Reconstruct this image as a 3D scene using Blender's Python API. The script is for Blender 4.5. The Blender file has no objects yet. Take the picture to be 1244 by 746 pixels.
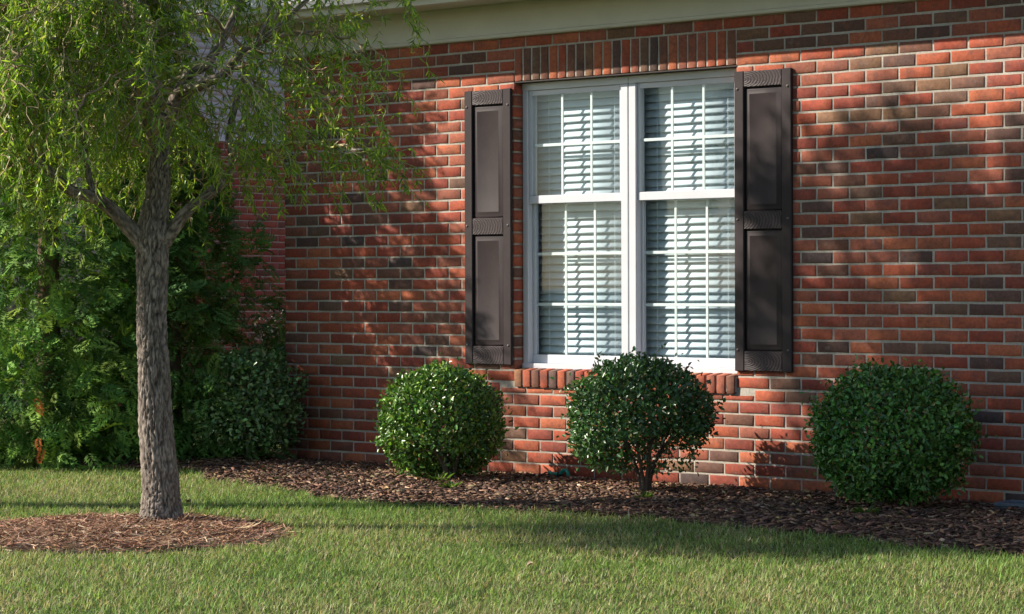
import bpy, bmesh, math, random
import numpy as np
from mathutils import Vector, Matrix, noise

rng = np.random.default_rng(7)
random.seed(7)
SC = bpy.context.scene
COL = SC.collection

# ------------------------------------------------------------------ camera
# world frame: x along the house front (0 = left corner), y into the house, z up
TH, PIT, ROLL = 0.71032244, -0.0095919, -0.0032156
CAM = np.array([11.20598, -10.79119, 1.15358])
Fv = np.array([-math.sin(TH) * math.cos(PIT), math.cos(TH) * math.cos(PIT), math.sin(PIT)])
Rv = np.array([math.cos(TH), math.sin(TH), 0.0])
Uv = np.cross(Rv, Fv)
R2 = math.cos(ROLL) * Rv + math.sin(ROLL) * Uv
U2 = -math.sin(ROLL) * Rv + math.cos(ROLL) * Uv
cam_data = bpy.data.cameras.new('camera')
cam_data.sensor_width = 36.0
cam_data.lens = 2929.88 / 1244 * 36.0
cam_data.clip_start = 0.1
cam_data.clip_end = 900
cam = bpy.data.objects.new('camera', cam_data)
COL.objects.link(cam)
M = Matrix.Identity(4)
for i in range(3):
    M[i][0], M[i][1], M[i][2], M[i][3] = R2[i], U2[i], -Fv[i], CAM[i]
cam.matrix_world = M
SC.camera = cam
F_PX = 2929.88


def cam_lat_depth(x, y):
    """ground coordinates as seen from the camera: (lateral, depth) arrays"""
    dx, dy = x - CAM[0], y - CAM[1]
    return dx * Rv[0] + dy * Rv[1], -dx * math.sin(TH) + dy * math.cos(TH)


# ------------------------------------------------------------------ light
SUN_A, SUN_B = 1.33, 1.00            # light travels (A, 1, -B)
to_sun = Vector((-SUN_A, -1.0, SUN_B)).normalized()
world = bpy.data.worlds.new('World')
SC.world = world
world.use_nodes = True
wn = world.node_tree
wn.nodes.clear()
sky = wn.nodes.new('ShaderNodeTexSky')
sky.sky_type = 'NISHITA'
sky.sun_disc = False
sky.sun_elevation = math.asin(to_sun.z)
sky.sun_rotation = math.atan2(to_sun.x, to_sun.y)
sky.air_density = 1.0
sky.dust_density = 0.4
bg = wn.nodes.new('ShaderNodeBackground')
bg.inputs['Strength'].default_value = 0.090
wo = wn.nodes.new('ShaderNodeOutputWorld')
wn.links.new(sky.outputs[0], bg.inputs['Color'])
wn.links.new(bg.outputs[0], wo.inputs['Surface'])
sun_d = bpy.data.lights.new('sun', 'SUN')
sun_d.energy = 5.0
sun_d.angle = math.radians(0.53)
sun_d.color = (1.0, 0.91, 0.79)
sun = bpy.data.objects.new('sun', sun_d)
sun.rotation_euler = to_sun.to_track_quat('Z', 'Y').to_euler()
sun.location = (-8, -10, 9)
COL.objects.link(sun)
SC.view_settings.view_transform = 'Standard'
SC.view_settings.look = 'None'
SC.view_settings.exposure = 0.80
SC.view_settings.gamma = 1.0
SC.view_settings.use_curve_mapping = False
SC.cycles.max_bounces = 8
SC.cycles.transparent_max_bounces = 16


# ------------------------------------------------------------------ helpers
def tag(o, label=None, cat=None, group=None, kind=None):
    if label: o['label'] = label
    if cat: o['category'] = cat
    if group: o['group'] = group
    if kind: o['kind'] = kind
    return o


def empty(name, loc=(0, 0, 0)):
    o = bpy.data.objects.new(name, None)
    o.location = loc
    o.empty_display_size = 0.1
    COL.objects.link(o)
    return o


def np_mesh(name, V, faces, col=None, smooth=False):
    """V (n,3); faces: list of int arrays, each (m,k)."""
    me = bpy.data.meshes.new(name)
    V = np.asarray(V, dtype=np.float32)
    loops, starts, tot = [], [], 0
    for f in faces:
        f = np.asarray(f, dtype=np.int32)
        if len(f) == 0:
            continue
        k = f.shape[1]
        loops.append(f.ravel())
        starts.append(tot + np.arange(len(f), dtype=np.int32) * k)
        tot += f.size
    loops = np.concatenate(loops)
    starts = np.concatenate(starts)
    me.vertices.add(len(V))
    me.vertices.foreach_set('co', V.ravel())
    me.loops.add(len(loops))
    me.loops.foreach_set('vertex_index', loops)
    me.polygons.add(len(starts))
    me.polygons.foreach_set('loop_start', starts)
    if smooth:
        me.polygons.foreach_set('use_smooth', np.ones(len(starts), dtype=bool))
    me.update(calc_edges=True)
    if col is not None:
        a = me.attributes.new('Col', 'FLOAT_COLOR', 'POINT')
        c = np.ones((len(V), 4), dtype=np.float32)
        c[:, :3] = col
        a.data.foreach_set('color', c.ravel())
    me.validate()
    return me


def mobj(name, me, mat, parent=None, loc=(0, 0, 0)):
    o = bpy.data.objects.new(name, me)
    if mat is not None and not me.materials:
        me.materials.append(mat)
    o.location = loc
    COL.objects.link(o)
    if parent is not None:
        o.parent = parent
    return o


def box_mesh(name, boxes, bevel=0.0):
    """boxes: list of (x0,x1,y0,y1,z0,z1)"""
    bm = bmesh.new()
    for (x0, x1, y0, y1, z0, z1) in boxes:
        r = bmesh.ops.create_cube(bm, size=1.0)
        vs = r['verts']
        for v in vs:
            v.co = Vector(((x0 + x1) / 2 + v.co.x * (x1 - x0), (y0 + y1) / 2 + v.co.y * (y1 - y0), (z0 + z1) / 2 + v.co.z * (z1 - z0)))
        if bevel > 0:
            es = {e for v in vs for e in v.link_edges}
            bmesh.ops.bevel(bm, geom=list(es), offset=bevel, segments=1, affect='EDGES')
    me = bpy.data.meshes.new(name)
    bm.to_mesh(me)
    bm.free()
    return me


def tube(pts, radii, sides=8, cap=True):
    """one tapered tube along a polyline: returns V, quads"""
    P = np.asarray(pts, float)
    n = len(P)
    T = np.gradient(P, axis=0)
    T /= np.linalg.norm(T, axis=1)[:, None] + 1e-9
    ref = np.array([0.31, 0.17, 0.93]) if abs(T[0][2]) < 0.9 else np.array([1.0, 0.2, 0.0])
    N = np.zeros_like(P)
    v = ref - T[0] * (ref @ T[0])
    N[0] = v / np.linalg.norm(v)
    for i in range(1, n):
        v = N[i - 1] - T[i] * (N[i - 1] @ T[i])
        N[i] = v / (np.linalg.norm(v) + 1e-9)
    B = np.cross(T, N)
    a = np.linspace(0, 2 * math.pi, sides, endpoint=False)
    r = np.asarray(radii, float)
    V = P[:, None, :] + r[:, None, None] * (np.cos(a)[None, :, None] * N[:, None, :] + np.sin(a)[None, :, None] * B[:, None, :])
    idx = np.arange(n * sides).reshape(n, sides)
    nx = np.roll(idx, -1, axis=1)
    Q = np.stack([idx[:-1], nx[:-1], nx[1:], idx[1:]], axis=-1).reshape(-1, 4)
    return V.reshape(-1, 3), Q


def smooth_path(pts, rad, per=6):
    """Catmull-Rom through control points"""
    P = np.asarray(pts, float)
    R = np.asarray(rad, float)
    n = len(P)
    out, ro = [], []
    for i in range(n - 1):
        p0, p1, p2, p3 = P[max(i - 1, 0)], P[i], P[i + 1], P[min(i + 2, n - 1)]
        for k in range(per):
            t = k / per
            out.append(0.5 * ((2 * p1) + (-p0 + p2) * t + (2 * p0 - 5 * p1 + 4 * p2 - p3) * t * t + (-p0 + 3 * p1 - 3 * p2 + p3) * t ** 3))
            ro.append(R[i] * (1 - t) + R[i + 1] * t)
    out.append(P[-1]); ro.append(R[-1])
    return np.array(out), np.array(ro)


class Batch:
    """collects vertex / face arrays for one mesh"""
    def __init__(self):
        self.V, self.F, self.C, self.n = [], {}, [], 0

    def add(self, V, faces, col):
        V = np.asarray(V)
        for f in faces:
            f = np.asarray(f)
            self.F.setdefault(f.shape[1], []).append(f + self.n)
        c = np.asarray(col, float)
        if c.ndim == 1:
            c = np.tile(c, (len(V), 1))
        self.V.append(V); self.C.append(c); self.n += len(V)

    def mesh(self, name, smooth=False):
        return np_mesh(name, np.concatenate(self.V), [np.concatenate(v) for v in self.F.values()], np.concatenate(self.C), smooth)


def unit(v):
    return v / (np.linalg.norm(v, axis=-1, keepdims=True) + 1e-9)


def rand_dirs(n):
    return unit(rng.normal(size=(n, 3)))


def oval_leaves(P, D, N, L, W, col, fold=0.25):
    """folded oval leaves: six verts, two quads each"""
    n = len(P)
    D = unit(D)
    S = unit(np.cross(N, D))
    N = np.cross(D, S)
    L = np.broadcast_to(L, n)[:, None]; W = np.broadcast_to(W, n)[:, None]
    b = P
    t = P + D * L - N * L * 0.10
    up = N * W * fold
    r1 = P + D * L * 0.30 + S * W * 0.46 + up
    r2 = P + D * L * 0.70 + S * W * 0.38 + up * 0.7
    l1 = P + D * L * 0.30 - S * W * 0.46 + up
    l2 = P + D * L * 0.70 - S * W * 0.38 + up * 0.7
    V = np.stack([b, r1, r2, t, l2, l1], axis=1).reshape(-1, 3)
    i = np.arange(n)[:, None] * 6
    Fq = np.concatenate([i + np.array([[0, 1, 2, 3]]), i + np.array([[0, 3, 4, 5]])])
    return V, [Fq], np.repeat(col, 6, axis=0)


def strap_leaves(P, D, N, L, W, bend, col, prof=(0.55, 1.0, 0.7)):
    """narrow curved leaves / blades: 7 verts (base pair, mid pair, upper pair, tip)"""
    n = len(P)
    D = unit(D)
    S = unit(np.cross(N, D))
    N = np.cross(D, S)
    L = np.broadcast_to(L, n)[:, None]; W = np.broadcast_to(W, n)[:, None]; bend = np.broadcast_to(bend, n)[:, None]

    def st(t, w):
        c = P + D * L * t * (1 - 0.25 * np.abs(bend) * t) + N * L * bend * t * t
        return c - S * W * w * 0.5, c + S * W * w * 0.5
    a0, a1 = st(0.0, prof[0]); b0, b1 = st(0.36, prof[1]); c0, c1 = st(0.72, prof[2])
    tip, _ = st(1.0, 0.0)
    V = np.stack([a0, a1, b0, b1, c0, c1, tip], axis=1).reshape(-1, 3)
    i = np.arange(n)[:, None] * 7
    q = np.concatenate([i + np.array([[0, 1, 3, 2]]), i + np.array([[2, 3, 5, 4]])])
    t3 = i + np.array([[4, 5, 6]])
    return V, [q, t3], np.repeat(col, 7, axis=0)


def blades(P, D, N, L, W, bend, col):
    """grass blades: base pair, mid pair and tip, lighter towards the tip as turf is"""
    n = len(P)
    D = unit(D)
    S = unit(np.cross(N, D))
    N = np.cross(D, S)
    L = L[:, None]; W = W[:, None] * 0.5; bend = bend[:, None]
    m = P + D * L * 0.52 + N * L * bend * 0.27
    t = P + D * L * (1 - 0.25 * bend) + N * L * bend
    V = np.stack([P - S * W, P + S * W, m - S * W * .85, m + S * W * .85, t], axis=1).reshape(-1, 3)
    i = np.arange(n)[:, None] * 5
    return V, [i + np.array([[0, 1, 3, 2]]), i + np.array([[2, 3, 4]])], np.repeat(col, 5, axis=0)


def jitter_col(base, n, amt=0.25, hue=0.08):
    base = np.asarray(base, float)
    v = 1 + rng.normal(0, amt, (n, 1))
    h = 1 + rng.normal(0, hue, (n, 3))
    return np.clip(base[None, :] * np.clip(v, 0.35, 1.9) * h, 0.003, 0.9)


def pick_cols(palette, weights, n, amt=0.2, hue=0.06):
    pal = np.asarray(palette, float)
    k = rng.choice(len(pal), n, p=np.asarray(weights) / np.sum(weights))
    return np.clip(pal[k] * np.clip(1 + rng.normal(0, amt, (n, 1)), 0.4, 1.9) * (1 + rng.normal(0, hue, (n, 3))), 0.003, 0.9)


# ------------------------------------------------------------------ materials
class NT:
    def __init__(self, name):
        self.m = bpy.data.materials.new(name)
        self.m.use_nodes = True
        self.t = self.m.node_tree
        self.t.nodes.clear()
        self.out = self.t.nodes.new('ShaderNodeOutputMaterial')

    def n(self, typ, **kw):
        nd = self.t.nodes.new(typ)
        for k, v in kw.items():
            if k in nd.inputs:
                nd.inputs[k].default_value = v
            else:
                setattr(nd, k, v)
        return nd

    def l(self, a, b):
        self.t.links.new(a, b)

    def noise(self, scale, detail=4, rough=0.6, vec=None, dist=0.0):
        nd = self.n('ShaderNodeTexNoise')
        nd.inputs['Scale'].default_value = scale
        nd.inputs['Detail'].default_value = detail
        nd.inputs['Roughness'].default_value = rough
        nd.inputs['Distortion'].default_value = dist
        if vec is not None:
            self.l(vec, nd.inputs['Vector'])
        return nd.outputs['Fac']

    def ramp(self, fac, stops):
        r = self.n('ShaderNodeValToRGB')
        e = r.color_ramp.elements
        while len(e) < len(stops):
            e.new(0.5)
        for i, (p, c) in enumerate(stops):
            e[i].position = p
            e[i].color = (*c, 1) if len(c) == 3 else c
        self.l(fac, r.inputs['Fac'])
        return r.outputs['Color']

    def mix(self, fac, a, b, mode='MIX'):
        m = self.n('ShaderNodeMix', data_type='RGBA', blend_type=mode)
        for s, v in ((m.inputs['Factor'], fac), (m.inputs[6], a), (m.inputs[7], b)):
            if isinstance(v, (int, float)):
                s.default_value = v
            elif isinstance(v, tuple):
                s.default_value = (*v, 1)
            else:
                self.l(v, s)
        return m.outputs[2]

    def bump(self, h, strength=0.3, dist=0.01):
        b = self.n('ShaderNodeBump')
        b.inputs['Strength'].default_value = strength
        b.inputs['Distance'].default_value = dist
        self.l(h, b.inputs['Height'])
        return b.outputs['Normal']

    def principled(self, color, rough=0.7, normal=None, spec=0.3):
        p = self.n('ShaderNodeBsdfPrincipled')
        if isinstance(color, tuple):
            p.inputs['Base Color'].default_value = (*color, 1)
        else:
            self.l(color, p.inputs['Base Color'])
        if isinstance(rough, (int, float)):
            p.inputs['Roughness'].default_value = rough
        else:
            self.l(rough, p.inputs['Roughness'])
        p.inputs['Specular IOR Level'].default_value = spec
        if normal is not None:
            self.l(normal, p.inputs['Normal'])
        return p.outputs['BSDF']

    def finish(self, s):
        self.l(s, self.out.inputs['Surface'])
        return self.m

    def pos(self):
        return self.n('ShaderNodeNewGeometry').outputs['Position']

    def attr(self, name='Col'):
        return self.n('ShaderNodeAttribute', attribute_name=name).outputs['Color']

    def mapping(self, vec, scale):
        m = self.n('ShaderNodeMapping')
        m.inputs['Scale'].default_value = scale
        self.l(vec, m.inputs['Vector'])
        return m.outputs['Vector']


def mat_brick(name, per_object):
    t = NT(name)
    pos = t.pos()
    if per_object:
        oi = t.n('ShaderNodeObjectInfo')
        base = oi.outputs['Color']
        mul = t.n('ShaderNodeVectorMath', operation='SCALE')
        mul.inputs[0].default_value = (31.7, 17.3, 23.1)
        t.l(oi.outputs['Random'], mul.inputs['Scale'])
        add = t.n('ShaderNodeVectorMath', operation='ADD')
        t.l(pos, add.inputs[0]); t.l(mul.outputs[0], add.inputs[1])
        pos = add.outputs[0]
    else:
        base = t.attr()
    # kiln flashing: broad darker clouds and streaks, grainy sand face, mortar haze
    fl = t.noise(8.5, 4, 0.65, t.mapping(pos, (1, 1, 1.4)), 0.8)
    flm = t.ramp(fl, [(0.48, (0, 0, 0)), (0.68, (0.55, 0.55, 0.55))])
    c = t.mix(flm, base, (0.105, 0.062, 0.054))
    og = t.ramp(t.noise(9.5, 3, 0.6, t.mapping(pos, (1.3, 1.3, 0.7)), 0.5), [(0.55, (0, 0, 0)), (0.75, (0.28, 0.28, 0.28))])
    c = t.mix(og, c, (0.42, 0.155, 0.075))
    gr = t.noise(48, 7, 0.82, pos)
    c = t.mix(1.0, c, t.ramp(gr, [(0.25, (0.50, 0.50, 0.52)), (0.5, (1, 1, 1)), (0.78, (1.45, 1.35, 1.28))]), 'MULTIPLY')
    sm = t.ramp(t.noise(17, 5, 0.75, pos), [(0.58, (0, 0, 0)), (0.78, (0.38, 0.38, 0.38))])
    c = t.mix(sm, c, (0.40, 0.31, 0.25))
    nrm = t.bump(t.noise(170, 6, 0.8, t.mapping(pos, (0.7, 1, 1.3))), 0.55, 0.004)
    return t.finish(t.principled(c, 0.85, nrm, 0.25))


def mat_simple(name, color, rough=0.6, var=0.12, scale=9.0, bump=0.0, bscale=60.0, spec=0.35):
    t = NT(name)
    p = t.pos()
    f = t.noise(scale, 5, 0.6, p)
    lo = tuple(max(0, x * (1 - var)) for x in color)
    hi = tuple(min(1, x * (1 + var)) for x in color)
    c = t.ramp(f, [(0.3, lo), (0.7, hi)])
    nrm = t.bump(t.noise(bscale, 5, 0.7, p), bump, 0.004) if bump else None
    return t.finish(t.principled(c, rough, nrm, spec))


def mat_leaf(name, rough=0.45, trans=0.3, spec=0.4, tint=(1.15, 1.2, 0.55)):
    t = NT(name)
    c = t.attr()
    p = t.principled(c, rough, None, spec)
    tr = t.n('ShaderNodeBsdfTranslucent')
    t.l(t.mix(1.0, c, tint, 'MULTIPLY'), tr.inputs['Color'])
    ms = t.n('ShaderNodeMixShader')
    ms.inputs[0].default_value = trans
    t.l(p, ms.inputs[1]); t.l(tr.outputs[0], ms.inputs[2])
    return t.finish(ms.outputs[0])


def mat_attr(name, rough=0.8, spec=0.25, grain=40.0, gvar=0.25, bump=0.3, stretch=(1, 1, 1)):
    t = NT(name)
    pos = t.mapping(t.pos(), stretch)
    f = t.noise(grain, 5, 0.7, pos)
    c = t.mix(1.0, t.attr(), t.ramp(f, [(0.25, (1 - gvar,) * 3), (0.75, (1 + gvar,) * 3)]), 'MULTIPLY')
    return t.finish(t.principled(c, rough, t.bump(f, bump, 0.006), spec))


def mat_mortar():
    t = NT('mortar')
    p = t.pos()
    c = t.ramp(t.noise(3.5, 6, 0.7, p), [(0.3, (0.32, 0.285, 0.235)), (0.5, (0.46, 0.42, 0.355)), (0.72, (0.60, 0.555, 0.475))])
    c = t.mix(t.ramp(t.noise(11, 5, 0.7, p), [(0.55, (0, 0, 0)), (0.75, (0.5, 0.5, 0.5))]), c, (0.33, 0.20, 0.15))
    g = t.noise(110, 6, 0.85, p)
    c = t.mix(1.0, c, t.ramp(g, [(0.3, (0.62, 0.62, 0.62)), (0.7, (1.2, 1.2, 1.2))]), 'MULTIPLY')
    return t.finish(t.principled(c, 0.95, t.bump(g, 0.6, 0.004), 0.15))


def mat_bark():
    t = NT('willow_bark')
    p = t.mapping(t.pos(), (1, 1, 0.28))
    f = t.noise(42, 7, 0.72, p, 0.6)
    cav = t.attr()
    c = t.ramp(f, [(0.28, (0.11, 0.088, 0.072)), (0.5, (0.29, 0.240, 0.200)), (0.74, (0.48, 0.415, 0.355))])
    c = t.mix(1.0, c, cav, 'MULTIPLY')  # multiplies in the furrow shade painted per vertex
    return t.finish(t.principled(c, 0.92, t.bump(f, 0.8, 0.012), 0.15))


def mat_glass():
    t = NT('window_glass')
    tr = t.n('ShaderNodeBsdfTransparent')
    tr.inputs['Color'].default_value = (0.955, 0.975, 0.975, 1)
    gl = t.n('ShaderNodeBsdfGlossy')
    gl.inputs['Roughness'].default_value = 0.015
    gl.inputs['Color'].default_value = (0.95, 0.98, 1.0, 1)
    lw = t.n('ShaderNodeLayerWeight', Blend=0.5)
    p5 = t.n('ShaderNodeMath', operation='POWER')
    t.l(lw.outputs['Facing'], p5.inputs[0]); p5.inputs[1].default_value = 5.0
    fr = t.n('ShaderNodeMath', operation='MULTIPLY_ADD')
    t.l(p5.outputs[0], fr.inputs[0]); fr.inputs[1].default_value = 0.95; fr.inputs[2].default_value = 0.020
    ms = t.n('ShaderNodeMixShader')
    t.l(fr.outputs[0], ms.inputs[0]); t.l(tr.outputs[0], ms.inputs[1]); t.l(gl.outputs[0], ms.inputs[2])
    return t.finish(ms.outputs[0])


def mat_shutter(grain):
    t = NT('shutter_grain_paint' if grain else 'shutter_paint')
    p = t.pos()
    n0 = t.noise(9, 4, 0.6, p)
    c = t.ramp(n0, [(0.3, (0.032, 0.0235, 0.0245)), (0.7, (0.043, 0.032, 0.0335))])
    if grain:
        # moulded cathedral grain: nested chevrons running along the rail
        w = t.n('ShaderNodeTexWave', wave_type='RINGS', rings_direction='SPHERICAL')
        tc = t.n('ShaderNodeTexCoord').outputs['Object']
        mp = t.n('ShaderNodeMapping')
        mp.inputs['Scale'].default_value = (1.0, 0.0, 2.2)
        mp.inputs['Location'].default_value = (0.16, 0, 0.01)
        oi = t.n('ShaderNodeObjectInfo')
        off = t.n('ShaderNodeCombineXYZ')
        sc_ = t.n('ShaderNodeMath', operation='MULTIPLY_ADD')
        t.l(oi.outputs['Random'], sc_.inputs[0]); sc_.inputs[1].default_value = 0.12; sc_.inputs[2].default_value = -0.06
        t.l(sc_.outputs[0], off.inputs['X'])
        ad = t.n('ShaderNodeVectorMath', operation='ADD')
        t.l(tc, ad.inputs[0]); t.l(off.outputs[0], ad.inputs[1])
        t.l(ad.outputs[0], mp.inputs['Vector'])
        t.l(mp.outputs[0], w.inputs['Vector'])
        w.inputs['Scale'].default_value = 16
        w.inputs['Distortion'].default_value = 3.2
        w.inputs['Detail'].default_value = 2.0
        w.inputs['Detail Scale'].default_value = 1.6
        c = t.mix(t.ramp(w.outputs['Fac'], [(0.45, (0, 0, 0)), (0.95, (0.5, 0.5, 0.5))]), c, (0.105, 0.084, 0.085))
        nrm = t.bump(w.outputs['Fac'], 0.5, 0.003)
    else:
        nrm = t.bump(t.noise(220, 3, 0.5, t.mapping(p, (3, 1, 0.2))), 0.12, 0.002)
    return t.finish(t.principled(c, 0.50, nrm, 0.20))


def mat_lawn():
    t = NT('lawn_ground')
    p = t.pos()
    c = t.ramp(t.noise(2.2, 5, 0.6, p), [(0.3, (0.055, 0.075, 0.022)), (0.7, (0.10, 0.11, 0.040))])
    c = t.mix(t.ramp(t.noise(60, 5, 0.7, p), [(0.5, (0, 0, 0)), (0.75, (0.6, 0.6, 0.6))]), c, (0.15, 0.125, 0.065))
    return t.finish(t.principled(c, 0.95, t.bump(t.noise(90, 5, 0.8, p), 0.8, 0.03), 0.1))


def mat_shingle():
    t = NT('roof_shingle')
    b = t.n('ShaderNodeTexBrick')
    b.inputs['Scale'].default_value = 3.0
    b.inputs['Color1'].default_value = (0.07, 0.065, 0.06, 1)
    b.inputs['Color2'].default_value = (0.11, 0.10, 0.09, 1)
    b.inputs['Mortar'].default_value = (0.03, 0.03, 0.03, 1)
    t.l(t.pos(), b.inputs['Vector'])
    return t.finish(t.principled(b.outputs['Color'], 0.95, None, 0.1))


MB_OBJ = mat_brick('brick_face', True)
MB_COL = mat_brick('brick_face_run', False)
M_MORTAR = mat_mortar()
M_TRIM = mat_simple('cream_trim', (0.60, 0.585, 0.49), 0.55, 0.06, 4)
M_VINYL = mat_simple('white_vinyl', (0.60, 0.61, 0.65), 0.35, 0.04, 6, spec=0.5)
M_MUNTIN = mat_simple('muntin_white', (0.74, 0.78, 0.78), 0.4, 0.03, 6)
M_SLAT = mat_simple('blind_slat_white', (0.61, 0.71, 0.77), 0.5, 0.03, 6)
M_GLASS = mat_glass()
M_SHUT = mat_shutter(False)
M_SHUTG = mat_shutter(True)
M_SCREW = mat_simple('screw_cap', (0.16, 0.14, 0.14), 0.4)
M_DARK = mat_simple('interior_board', (0.28, 0.27, 0.25), 0.9)
M_LAWN = mat_lawn()
M_GRASS = mat_leaf('grass_blade', 0.6, 0.38, 0.25, (1.2, 1.2, 0.75))
M_BED = mat_simple('mulch_soil', (0.055, 0.036, 0.027), 0.95, 0.5, 30, 0.9, 60)
M_CHIP = mat_attr('bark_chip', 0.85, 0.2, 55, 0.35, 0.5)
M_STRAW = mat_attr('pine_straw', 0.75, 0.3, 50, 0.25, 0.1)
M_BARK = mat_bark()
M_TWIG = mat_attr('twig', 0.7, 0.3, 60, 0.3, 0.3)
M_WLEAF = mat_leaf('willow_leaf', 0.38, 0.55, 0.45, (1.35, 1.4, 0.62))
M_BOX = mat_leaf('boxwood_leaf', 0.30, 0.20, 0.55)
M_CON = mat_leaf('conifer_frond', 0.65, 0.16, 0.15)
M_SIDING = mat_simple('pale_siding', (0.52, 0.53, 0.58), 0.6, 0.05, 3)
M_SHINGLE = mat_shingle()
M_TEAL = mat_simple('teal_plastic', (0.02, 0.26, 0.20), 0.35)
M_BLACKP = mat_simple('black_plastic', (0.015, 0.015, 0.018), 0.4)
M_GREYP = mat_simple('slate_plastic', (0.13, 0.16, 0.19), 0.5, 0.15, 20)

# ------------------------------------------------------------------ ground
LAWN_Z = 0.02
EDGE = np.array([(-40, -1.30), (-3.0, -1.15), (-0.8, -1.22), (-0.2, -1.10), (0.22, -1.00), (0.50, -1.16), (0.75, -1.33), (1.45, -1.50), (2.35, -1.84), (2.85, -1.84), (3.3, -1.72), (3.75, -1.62), (4.25, -1.60), (4.75, -1.65), (5.3, -1.76), (5.8, -1.86), (6.4, -1.94), (8.0, -2.05), (40, -2.1)])


def edge_y(x):
    return np.interp(x, EDGE[:, 0], EDGE[:, 1]) + 0.03 * np.sin(np.asarray(x) * 5.1) + 0.018 * np.sin(np.asarray(x) * 13.7 + 1)


RING = (2.72, -3.68)


def ring_r(x, y):
    a = np.arctan2(y - RING[1], x - RING[0])
    return 0.80 + 0.04 * np.sin(3 * a + 0.6) + 0.03 * np.sin(7 * a)


def in_ring(x, y, m=0.0):
    return np.hypot(x - RING[0], y - RING[1]) < ring_r(x, y) + m


def bed_z(x, y):
    e = edge_y(x)
    t = np.clip((y - e) / np.maximum(0.02 - e, 0.1), 0, 1)
    return 0.030 + 0.022 * np.sin(t * math.pi) + 0.008 * np.sin(x * 6 + y * 9) * np.sin(y * 7 - x * 3)


me = np_mesh('lawn', [(-300, -300, LAWN_Z), (300, -300, LAWN_Z), (300, 300, LAWN_Z), (-300, 300, LAWN_Z)], [[(0, 1, 2, 3)]])
tag(mobj('lawn', me, M_LAWN), 'mown lawn in front of the brick house', kind='structure')

# planting bed (grid between the lawn edge and the house)
xs = np.linspace(-3.2, 9.0, 160)
ts = np.linspace(0, 1, 22)
X, T = np.meshgrid(xs, ts, indexing='ij')
Y = edge_y(X) * (1 - T) + 0.03 * T
Zb = bed_z(X, Y) - 0.006
Zb[:, 0] = LAWN_Z - 0.01
V = np.stack([X, Y, Zb], -1).reshape(-1, 3)
idx = np.arange(len(V)).reshape(X.shape)
Q = np.stack([idx[:-1, :-1], idx[1:, :-1], idx[1:, 1:], idx[:-1, 1:]], -1).reshape(-1, 4)
tag(mobj('mulch_bed', np_mesh('mulch_bed', V, [Q], smooth=True), M_BED), 'dark mulched planting bed along the house wall', kind='structure')

# mulch ring soil
a = np.linspace(0, 2 * math.pi, 64, endpoint=False)
rows = []
for k, fr in enumerate((0.0, 0.35, 0.7, 0.92, 1.0)):
    rr = ring_r(RING[0] + np.cos(a), RING[1] + np.sin(a)) * fr
    zz = LAWN_Z + (0.03 * (1 - fr ** 2) + 0.006 if fr < 1 else -0.004)
    rows.append(np.stack([RING[0] + rr * np.cos(a), RING[1] + rr * np.sin(a), np.full_like(a, zz)], -1))
V = np.concatenate(rows)
idx = np.arange(len(V)).reshape(5, 64)
nx = np.roll(idx, -1, 1)
Q = np.stack([idx[:-1], nx[:-1], nx[1:], idx[1:]], -1).reshape(-1, 4)
tag(mobj('tree_ring_soil', np_mesh('tree_ring_soil', V, [Q], smooth=True), M_BED), 'round mulched soil patch under the willow trunk', kind='structure')

# ------------------------------------------------------------------ brick house
BL, BH = 0.2032, 0.2032 / 3
Z0 = 2.608
OX0, OX1 = 1.946, 3.545             # masonry opening
OZ0, OZ1 = 0.660, 2.345
HX1 = 9.2
JT = 0.0060                         # half joint

house = empty('brick_house')
tag(house, 'red brick house with a white double window and dark shutters', 'house')
wall_me = box_mesh('wall', [(0.004, OX0 - 0.006, 0.0045, 0.22, -0.15, 2.74), (OX1 + 0.006, HX1, 0.0045, 0.22, -0.15, 2.74),
                            (OX0 - 0.006, OX1 + 0.006, 0.0045, 0.22, -0.15, 0.600), (OX0 - 0.006, OX1 + 0.006, 0.0045, 0.22, OZ1 + 0.004, 2.74)])
wall = mobj('wall', wall_me, M_MORTAR, house)

RED = [(0.36, 0.085, 0.046), (0.39, 0.100, 0.052), (0.32, 0.072, 0.044), (0.42, 0.125, 0.062), (0.29, 0.072, 0.049), (0.34, 0.108, 0.066), (0.28, 0.095, 0.062)]
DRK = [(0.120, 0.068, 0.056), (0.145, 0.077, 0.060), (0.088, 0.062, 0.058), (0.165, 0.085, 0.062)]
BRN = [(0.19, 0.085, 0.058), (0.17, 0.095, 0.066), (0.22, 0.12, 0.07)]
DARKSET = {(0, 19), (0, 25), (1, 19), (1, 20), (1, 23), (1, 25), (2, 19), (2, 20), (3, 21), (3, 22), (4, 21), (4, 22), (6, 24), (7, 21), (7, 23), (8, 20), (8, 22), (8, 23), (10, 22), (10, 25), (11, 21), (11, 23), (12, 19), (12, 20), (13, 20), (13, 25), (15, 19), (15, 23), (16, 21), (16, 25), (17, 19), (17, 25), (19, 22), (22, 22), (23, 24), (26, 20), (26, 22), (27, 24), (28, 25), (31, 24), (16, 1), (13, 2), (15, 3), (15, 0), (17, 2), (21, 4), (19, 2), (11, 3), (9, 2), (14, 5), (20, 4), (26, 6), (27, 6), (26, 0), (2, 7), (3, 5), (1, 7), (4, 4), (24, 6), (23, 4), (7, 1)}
brnd = random.Random(11)


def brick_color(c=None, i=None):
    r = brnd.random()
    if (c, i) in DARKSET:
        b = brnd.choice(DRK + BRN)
    elif r < 0.885:
        b = brnd.choice(RED)
    elif r < 0.975:
        b = brnd.choice(BRN)
    else:
        b = brnd.choice(DRK)
    v = brnd.uniform(0.86, 1.12)
    return tuple(x * v for x in b)


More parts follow.
